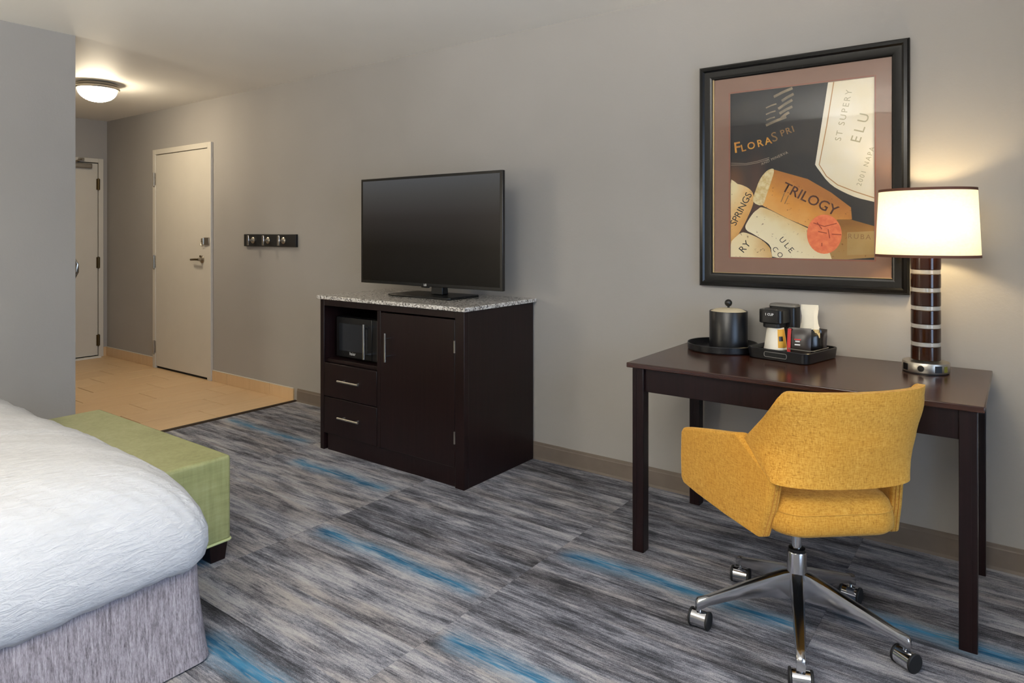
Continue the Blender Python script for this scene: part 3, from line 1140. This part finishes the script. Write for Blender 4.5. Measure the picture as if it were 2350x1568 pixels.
for r, z0, z1 in ((ro + .0012, zo - .001, zo + .009), (rt + .0012, zt - .009, zt + .001)):
    tb = MB((O[0] - .003, O[1], O[2])).lathe([(r - .002, z0), (r, z0), (r - .0004, z1), (r - .0024, z1), (r - .002, z0)], L0, 72)
    bmesh.ops.scale(tb.bm, vec=(1, .862, 1), verts=tb.bm.verts[:])
    tb.build('trim_band', 'trim', sh)
sp = MB(O)
for k in range(3):
    a = 2 * PI * k / 3 + .4
    sp.tube([(O[0], O[1], 1.43), (O[0] + .003 + .160 * math.cos(a), O[1] + .137 * math.sin(a), 1.450)], .002, 6)
for sx in (-1, 1):
    sp.tube([(O[0] + sx * .012, O[1], 1.24), (O[0] + sx * .055, O[1], 1.30), (O[0] + sx * .055, O[1], 1.38), (O[0], O[1], 1.43)], .002, 6)
sp.build('harp', 'nickel', dl)

# ================================================================== ICE BUCKET ON ROUND TRAY
O = (-1.085, -.168, .765)
rt_ = MB(O).lathe([(0, .765), (.147, .765), (.152, .770), (.154, .795), (.152, .798), (.149, .796), (.145, .774), (.142, .771), (0, .771)], (O[0], O[1], 0), 64)
tag(rt_.build('round_tray', 'leather'), None, None)
rt_o = bpy.data.objects['round_tray']
rt_o.location = O
tag(rt_o, 'round black rimmed tray under the ice bucket on the desk', 'tray')
O = (-1.064, -.150, .771)
ib = thing('ice_bucket', 'black cylindrical ice bucket with cream lid standing on the round tray', 'ice bucket', O)
MB(O).lathe([(0, .771), (.081, .771), (.0835, .774), (.0835, .938), (.0815, .941), (.078, .939), (.077, .930), (0, .930)], (O[0], O[1], 0), 64).build('bucket', 'leather', ib)
ld = MB(O).lathe([(0, .931), (.0765, .931), (.0765, .939), (.06, .948), (.03, .953), (0, .955)], (O[0], O[1], 0), 48).build('lid', 'cream', ib)
kb = MB(O)
kb.cyl((O[0], O[1], 0), .005, .953, .962, 12)
kb.sphere((O[0], O[1], .976), .0165)
kb.build('knob', 'black', ld)

# ================================================================== RECTANGULAR TRAY AND COFFEE THINGS
O = (-.780, -.178, .765)
TA = math.radians(-13)
ty = thing('serving_tray', 'square black serving tray with cut-out handles holding the coffee things', 'tray', O, TA)


def rrect(hx, hy, r, n=6):
    pts = []
    for cx, cy, a0 in ((hx - r, hy - r, 0), (-hx + r, hy - r, PI / 2), (-hx + r, -hy + r, PI), (hx - r, -hy + r, 1.5 * PI)):
        for k in range(n + 1):
            a = a0 + PI / 2 * k / n
            pts.append((cx + r * math.cos(a), cy + r * math.sin(a)))
    return pts


hx, hy = .131, .138
mb = MB()
rows = []
for dxy, z in ((-.012, 0), (0, .003), (.004, .043), (.002, .046), (-.003, .045), (-.006, .010), (-.012, .007)):
    rows.append([(x, y, z) for x, y in rrect(hx + dxy, hy + dxy, .030)])
R_ = mb.grid(rows, closed_u=True)
mb._f(R_[0][::-1])
mb._f(R_[-1])
mb.build('tray_body', 'leather', ty)
for sy in (-1,):
    mb = MB()
    mb.prism([(p[0], p[1] + .024) for p in rrect(.048, .009, .006, 4)], 'Y', sy * (hy + .0045), sy * (hy + .001))
    mb.build('handle_slot', 'dark', ty, smooth=0)
    mb = MB()
    mb.tube([(p[0], sy * (hy + .0045), p[1] + .024) for p in rrect(.049, .010, .007, 4)], .0016, 6, closed=True)
    mb.build('slot_rim', 'greyp', ty)  # grey rather than black: gloss on the rim put into its colour

# coffee maker
O = (-.850, -.108, .772)
cfm = thing('coffee_maker', 'small black single-cup coffee maker on the square tray', 'coffee maker', O, math.radians(-8))


def rounded(hx, hy, r, z0, z1, cx=0, cy=0, name='', mat='black', parent=None, top=0.0, bevel=.003):
    mb = MB()
    A = [(cx + x, cy + y) for x, y in rrect(hx, hy, r)]
    B = [(cx + x, cy + y) for x, y in rrect(hx - top, hy - top, max(r - top, .004))]
    Rr = mb.grid([[(x, y, z0) for x, y in A], [(x, y, z1) for x, y in B]], closed_u=True)
    mb._f(Rr[0][::-1])
    mb._f(Rr[1])
    return mb.build(name, mat, parent, bevel=bevel)


rounded(.058, .092, .02, 0, .018, 0, -.012, 'warming_base', 'black', cfm)
rounded(.060, .038, .022, .018, .196, .004, .040, 'water_tank', 'black', cfm)
rounded(.062, .040, .022, .196, .208, .004, .040, 'tank_lid', 'greyp', cfm, .006)
hd = rounded(.053, .055, .026, .132, .190, -.006, -.040, 'brew_head', 'black', cfm)
rounded(.040, .042, .024, .112, .132, -.006, -.042, 'filter_basket', 'blackm', cfm)
text_mesh('logo', '1 CUP', .014, face_y(-.006, -.0955, .170), 'label', hd, bold=.0005)
for x in (-.034, .022):
    MB().cyl((x, -.084, 0), .004, .188, .1915, 10).build('button', 'steel', hd)
# paper cup, upside down on the warming base
O = (-.857, -.150, .790)
pc = thing('paper_cup', 'white paper cup turned upside down under the coffee maker spout', 'cup', O)
MB().lathe([(.046, 0), (.048, 0), (.0485, .004), (.047, .006), (.035, .092), (.0335, .094), (.033, .090), (0, .090)], (0, 0, 0), 40).build('cup_body', 'cup', pc)
mb = MB()
rows = []
for z in (.010, .088):
    rr = .047 + (.035 - .047) * (z - .006) / .086 + .0006
    rows.append([(rr * math.cos(a), rr * math.sin(a), z) for a in [math.radians(-62 + 62 * k / 8) for k in range(9)]])
mb.grid(rows)
mb.build('yellow_print', 'yel', pc)
mb = MB()
rows = []
for z in (.038, .058):
    rr = .047 + (.035 - .047) * (z - .006) / .086 + .0012
    rows.append([(rr * math.cos(a), rr * math.sin(a), z) for a in [math.radians(-56 + 26 * k / 4) for k in range(5)]])
mb.grid(rows)
mb.build('dark_logo', 'foil', pc)


def pouch(name, w_, h_, t_, mat, parent, crimp=.12, taper=0.0, seed=0):
    """filled sachet: two bulging skins meeting at crimped edges, standing on its lower edge"""
    rn = random.Random(seed)
    nu, nv = 8, 10
    mb = MB()
    sides = []
    for s in (-1, 1):
        rows = []
        for j in range(nv + 1):
            v = j / nv
            wv = w_ * (1 - taper * v)
            row = []
            for i in range(nu + 1):
                u = i / nu * 2 - 1
                b = max(0, 1 - abs(u) ** 3) * max(0, math.sin(PI * min(1, max(0, (v - .02) / .96)))) ** .6
                if v > 1 - crimp:
                    b *= .15
                row.append((u * wv / 2, s * (t_ / 2 * b + .0006) + rn.uniform(-.0008, .0008), v * h_))
            rows.append(row)
        mb.grid(rows)
        sides.append(rows)
    bmesh.ops.remove_doubles(mb.bm, verts=mb.bm.verts[:], dist=.0016)
    return mb.build(name, mat, parent, smooth=60)


def sachet(name, label, cat, loc, rz, tilt, w_, h_, t_, mat, group=None, taper=0.0, seed=0):
    o = thing(name, label, cat, loc, rz, group)
    b = pouch('pouch', w_, h_, t_, mat, o, taper=taper, seed=seed)
    b.rotation_euler = (tilt, 0, 0)
    return o, b


zt_ = .776
s1, b1 = sachet('coffee_sachet', 'brown coffee sachet with a red stripe standing in the square tray', 'sachet', (-.752, -.188, zt_), math.radians(4), -.16, .094, .116, .022, 'foil', seed=1)
mb = MB()
mb.grid([[(-.046 + .0, -.0035, .002), (-.031, -.0105, .002)], [(-.046, -.0060, .03), (-.031, -.0125, .03)], [(-.046, -.0065, .08), (-.031, -.0125, .08)], [(-.046, -.0032, .110), (-.031, -.0055, .110)]])
mb.build('red_band', 'red', b1)
for z, wd in ((.064, .026), (.056, .018), (.042, .022)):
    MB().box(-.004 - wd / 2, -.004 + wd / 2, -.0128, -.0122, z, z + .005).build('print_line', 'label' if z < .06 else 'red', b1, smooth=0)
sachet('coffee_sachet', 'glossy black coffee sachet leaning behind the red-striped one', 'sachet', (-.703, -.145, zt_), math.radians(30), -.10, .070, .108, .024, 'foilb', seed=2)
sachet('creamer_sachet', 'small dark sachet standing at the right edge of the square tray', 'sachet', (-.678, -.110, zt_), math.radians(-18), -.08, .040, .110, .016, 'foil', seed=3)
sachet('stirrer_pack', 'narrow beige stick pack standing before the white paper bag', 'sachet', (-.694, -.128, zt_), math.radians(8), .05, .026, .108, .010, 'beige', seed=4)
# white paper bag with a pinched waist
pb_ = thing('paper_bag', 'white crumpled paper bag pinched at the waist standing in the tray', 'paper bag', (-.730, -.095, zt_), math.radians(6))
mb = MB()
rows = []
rn = random.Random(5)
for z, hw, th in ((0, .030, .016), (.04, .030, .018), (.085, .034, .020), (.105, .040, .016), (.13, .034, .012), (.16, .033, .010), (.19, .035, .005), (.208, .036, .002)):
    ring = []
    for k in range(16):
        a = 2 * PI * k / 16
        ring.append((hw * math.copysign(abs(math.cos(a)) ** .7, math.cos(a)) + rn.uniform(-.0025, .0025), th * math.sin(a) + rn.uniform(-.003, .003), z))
    rows.append(ring)
R_ = mb.grid(rows, closed_u=True)
mb._f(R_[0][::-1])
mb._f(R_[-1])
mb.build('bag', 'paper', pb_, smooth=20)
# wire rack holding the packets
wr = thing('wire_rack', 'thin dark wire rack holding the coffee sachets upright in the tray', 'rack', (-.722, -.150, .772), math.radians(-13))
mb = MB()
loop = [(x, y, .034) for x, y in rrect(.054, .082, .02, 4)]
mb.tube(loop, .0018, 6, closed=True)
mb.build('rail', 'greyp', wr)
for x, y in ((-.054, -.055), (.054, -.055), (.054, .055), (-.054, .055)):
    MB().tube([(x, y, .034), (x, y, .0015)], .0016, 6).build('post', 'greyp', wr)

# ================================================================== DESK CHAIR
CA = math.radians(41.7)
CL = (-.586, -.880, 0)
ch = thing('desk_chair', 'mustard yellow upholstered swivel chair with polished five-star base at the desk', 'chair', CL, CA)
caw = [math.radians(a - 41.7) for a in (-146, -74, -2, 70, 142)]
hub = MB()
hub.lathe([(0, .106), (.030, .106), (.036, .120), (.036, .175), (.031, .190), (.0295, .255), (.028, .258), (0, .258)], (0, 0, 0), 32)
hub_o = hub.build('hub', 'alu', ch)
MB().lathe([(0, .258), (.026, .258), (.026, .268), (.018, .270), (0, .270)], (0, 0, 0), 24).build('collar', 'black', ch)
MB().cyl((0, 0, 0), .0155, .268, .40, 24).build('gas_column', 'chrome', ch)
mb = MB()
mb.box(-.11, .11, -.12, .13, .385, .402)
mb.build('seat_plate', 'black', ch, bevel=.006)
# star leg
lg = MB()
sec = [(.020, .196, .110, .021), (.045, .192, .110, .021), (.10, .174, .112, .0195), (.20, .138, .100, .0170), (.285, .106, .077, .0145), (.318, .097, .060, .0140), (.325, .089, .058, .0130)]
rows = []
for r, zt2, zb2, hw in sec:
    m_ = (zt2 - zb2)
    rows.append([(r, -hw * .75, zt2 - .003), (r, 0, zt2), (r, hw * .75, zt2 - .003), (r, hw, zt2 - m_ * .35), (r, hw * .9, zb2), (r, -hw * .9, zb2), (r, -hw, zt2 - m_ * .35)])
R_ = lg.grid(rows, closed_u=True)
lg._f(R_[0][::-1])
lg._f(R_[-1])
leg0 = lg.build('base_leg', 'alu', ch, smooth=50)
# caster
cs = MB()
hood = [(.0265 * math.cos(a), .0285 + .0265 * math.sin(a)) for a in [math.radians(-60 + 300 * k / 16) for k in range(17)]]
A = [(x, z) for x, z in hood]
n_ = len(A)
ring0 = [cs.v((x, -.024, z)) for x, z in A]
ring1 = [cs.v((x, .024, z)) for x, z in A]
for i in range(n_ - 1):
    cs._f([ring0[i], ring0[i + 1], ring1[i + 1], ring1[i]])
cs._f(ring0)
cs._f(ring1[::-1])
cs.cyl((.004, 0, 0), .0055, .050, .066, 12)
cast0 = cs.build('caster', 'chrome', ch, smooth=40)
for s in (-1, 1):
    wmb = MB()
    y0, y1 = (.0245, .033) if s > 0 else (-.033, -.0245)
    wmb.lathe([(0, y0), (.0265, y0), (.0285, y0 + .002), (.0285, y1 - .002), (.026, y1), (0, y1)], (0, 0, .0285), 28, 'Y')
    wmb.build('wheel', 'grill', cast0)
spin = [.9, 1.5, 2.4, .7, .4]
for i, a in enumerate(caw):
    l = leg0 if i == 0 else leg0.copy()
    if i:
        C.objects.link(l)
    l.rotation_euler = (0, 0, a)
    c = cast0 if i == 0 else copy_tree(cast0, ch)
    c.location = (.312 * math.cos(a), .312 * math.sin(a), 0)
    ax_, ay_ = ((1.0, 0.0), (.94, .33), (.84, -.53), (.98, -.14), (.98, .11))[i]
    c.rotation_euler = (0, 0, math.atan2(ay_, ax_) - PI / 2 - CA)


# --- upholstery
def lerp(a, b, t):
    return a + (b - a) * t


def curve(t, pts, straight=False):
    for (t0, v0), (t1, v1) in zip(pts, pts[1:]):
        if t <= t1:
            k = (t - t0) / (t1 - t0)
            if not straight:
                k = k * k * (3 - 2 * k)
            return lerp(v0, v1, k)
    return pts[-1][1]


# back shell: outer and inner skins joined at the rim; the wings wrap forward to meet the arms
NU, NV = 32, 18
UX = (.026, 0, 0)


def back_pt(u, v, inner):
    a = abs(u)
    L_ = u < 0
    hw = curve(v, [(0, .213), (.36, .238), (.90, .224), (1, .214)], True) if L_ else curve(v, [(0, .218), (.45, .278), (1, .264)])
    yc = curve(v, [(0, -.266), (.5, -.280), (1, -.297)])
    ye = curve(v, [(0, -.200), (.36, -.062), (.90, -.205), (1, -.222)], True) if L_ else curve(v, [(0, -.200), (.40, -.110), (.85, -.185), (1, -.195)])
    drop = .050 * max(0, (a - .62) / .38) ** 2 if L_ else .010 * max(0, (a - .8) / .2) ** 2 - .006 * a
    zt = .838 - drop
    zb = .555 + .006 * u * u
    z = lerp(zb, zt, v)
    ang = a * PI / 2
    x = math.copysign(hw * math.sin(ang) ** .95, u)
    y = ye - (ye - yc) * max(0, math.cos(ang)) ** .95
    th = .042 * (1 - .5 * abs(2 * v - 1) ** 6) if inner else 0
    n_in = Vector((-math.copysign(.75, u) * a ** 2, 1.0 - .45 * a ** 2, 0)).normalized()
    return (x + n_in.x * th, y + n_in.y * th, z)


bk = MB()
rows_o = [[back_pt(-1 + 2 * i / NU, j / NV, False) for i in range(NU + 1)] for j in range(NV + 1)]
rows_i = [[back_pt(-1 + 2 * i / NU, j / NV, True) for i in range(NU + 1)] for j in range(NV + 1)]
Ro = bk.grid(rows_o)
Ri = bk.grid(rows_i)
rim_o = Ro[0] + [r[-1] for r in Ro[1:]] + Ro[-1][-2::-1] + [r[0] for r in Ro[-2:0:-1]]
rim_i = Ri[0] + [r[-1] for r in Ri[1:]] + Ri[-1][-2::-1] + [r[0] for r in Ri[-2:0:-1]]
for i in range(len(rim_o)):
    j = (i + 1) % len(rim_o)
    bk._f([rim_o[i], rim_o[j], rim_i[j], rim_i[i]])
back = bk.build('backrest', 'yellow', ch, bevel=.011, seg=3, smooth=50, loc=UX)

# arm panels: flat upholstered wings on both sides
for s in (-1, 1):
    ar = MB()
    outline = [(-.150, .372), (.0, .384), (.15, .396), (.235, .404), (.250, .420), (.253, .50), (.250, .585), (.235, .602), (.10, .632), (-.02, .656), (-.058, .666), (-.10, .638), (-.155, .598), (-.200, .560), (-.182, .47)]

    def amap(y, z, inn):
        x = .221 + .275 * (y + .15) + .010 * math.sin(PI * min(1, max(0, (y + .2) / .45)))
        return (s * (x - inn), y, z)
    cen = (.04, .50)
    layers = []
    for k, inn in ((1.0, .0), (1.0, .040)):
        layers.append([ar.v(amap(a, z, inn)) for a, z in outline])
    n_ = len(outline)
    for L_, inn in ((layers[0], 0.0), (layers[1], .040)):
        prev = L_
        for sc_ in (.66, .33):
            ring = [ar.v(amap(cen[0] + (a - cen[0]) * sc_, cen[1] + (z - cen[1]) * sc_, inn - (.006 * (1 - sc_) if inn == 0 else -.006 * (1 - sc_)))) for a, z in outline]
            for i in range(n_):
                j = (i + 1) % n_
                ar._f([prev[i], prev[j], ring[j], ring[i]])
            prev = ring
        ar._f(prev)
    for i in range(n_):
        j = (i + 1) % n_
        ar._f([layers[0][i], layers[0][j], layers[1][j], layers[1][i]])
    arm = ar.build('armrest', 'yellow', ch, bevel=.011, seg=3, smooth=50, loc=UX)
    st = MB()
    for inn in (.014, .026):
        st.tube([Vector(amap(a, z, inn)) + Vector((0, -.0008, 0)) for a, z in ((-.151, .378), (-.182, .47), (-.199, .555))], .0012, 5)
    st.build('stitching', 'seam', arm)
# seat cushion
se = MB()
rows = []
for inset, z in ((.030, .402), (.010, .406), (.000, .418), (.0, .445), (.004, .468), (.010, .490), (.022, .505), (.045, .513), (.09, .517)):
    rows.append([(x, y + .012, z - .006) for x, y in rrect(.195 - inset, .242 - inset, .090 - inset * .6, 8)])
R_ = se.grid(rows, closed_u=True)
se._f(R_[0][::-1])
se._f(R_[-1])
seat = se.build('seat', 'yellow', ch, smooth=60, loc=UX)
MB().tube([(x, y + .012, .466) for x, y in rrect(.1910, .2380, .088, 8)], .0018, 6, closed=True).build('seat_piping', 'yellow', seat)

# ================================================================== BED
O = (-2.97, -3.15, 0)
BX0, BX1, BY0, BY1 = -3.95, -1.990, -4.19, -2.110
bed = thing('bed', 'wide bed with white rippled coverlet over a grey upholstered base', 'bed', O)


def ring_rect(x0, x1, y0, y1, r, per=14, corner=10):
    cx, cy = (x0 + x1) / 2, (y0 + y1) / 2
    hx_, hy_ = (x1 - x0) / 2, (y1 - y0) / 2
    base_ = rrect(hx_, hy_, r, corner)
    pts = []
    m_ = corner + 1
    for q in range(4):
        arc = base_[q * m_:(q + 1) * m_]
        nxt = base_[((q + 1) % 4) * m_]
        pts += arc
        a = arc[-1]
        for k in range(1, per):
            t = k / per
            pts.append((lerp(a[0], nxt[0], t), lerp(a[1], nxt[1], t)))
    return [(cx + x, cy + y) for x, y in pts]


sk = MB(O)
rows = []
for e_, z in ((-.020, .006), (-.014, .05), (.0, .20), (.004, .285), (.014, .300)):
    rows.append([(x, y, z) for x, y in ring_rect(BX0 + e_, BX1 - e_, BY0 + e_, BY1 - e_, .055)])
R_ = sk.grid(rows, closed_u=True)
sk._f(R_[0][::-1])
sk._f(R_[-1])
sk.build('box_base', 'skirt', bed, smooth=60)
rn = random.Random(3)
du = MB(O)
prof_d = [(.012, .290, .09), (-.008, .287, .10), (-.026, .308, .11), (-.036, .345, .12), (-.038, .390, .13), (-.028, .440, .15), (-.006, .490, .17), (.026, .535, .19), (.070, .574, .21), (.126, .602, .22),
          (.20, .620, .23), (.30, .630, .24), (.45, .634, .2), (.62, .636, .15), (.80, .637, .08)]
rows = []
ph = [rn.uniform(0, 6.28) for _ in range(6)]
for k, (e_, z, r) in enumerate(prof_d):
    ring = ring_rect(BX0 + e_, BX1 - e_, BY0 + e_, BY1 - e_, r, 90, 20)
    row = []
    for i, (x, y) in enumerate(ring):
        s_ = i / len(ring) * 2 * PI
        fold = .0035 * math.sin(131 * s_ + 1.7 * math.sin(17 * s_)) * (1 if k < 8 else max(0, (11 - k) / 4))
        wv = fold + .006 * math.sin(9 * s_ + ph[0]) + .004 * math.sin(23 * s_ + ph[1] + k * .25) + .003 * math.sin(41 * s_ + ph[2])
        amp = 1.0 if k < 2 else (.6 if k < 9 else .35)
        row.append((x + wv * amp * .5, y + wv * amp * .5, z + wv * amp))
    rows.append(row)
R_ = du.grid(rows, closed_u=True)
du._f(R_[-1])
du.build('coverlet', 'duvet', bed, smooth=70)
MB(O).box(-3.80, -2.16, -4.06, -2.30, .302, .54).build('mattress', 'white', bed, bevel=.05, seg=4)

# ================================================================== BENCH
O = (-3.11, -1.89, 0)
bn = thing('upholstered_bench', 'low green upholstered bench with dark feet at the foot of the bed', 'bench', O)
NX0, NX1, NY0, NY1 = -3.690, -2.515, -2.045, -1.712
mb = MB(O)
mb.box(NX0, NX1, NY0, NY1, .078, .414)
mb.build('cushion_box', 'green', bn, bevel=.014, seg=4)
mb = MB(O)
mb.tube([(x, y, .081) for x, y in ring_rect(NX0 - .001, NX1 + .001, NY0 - .001, NY1 + .001, .015, 4, 4)], .005, 6, closed=True)
mb.build('piping', 'pipe', bn)
for x in (NX0 + .055, NX1 - .05):
    for y in (NY0 + .05, NY1 - .045):
        l = MB(O)
        l.frustum((x, y), (.030, .030), (.038, .038), 0, .078)
        l.build('foot', 'wood', bn, bevel=.002)
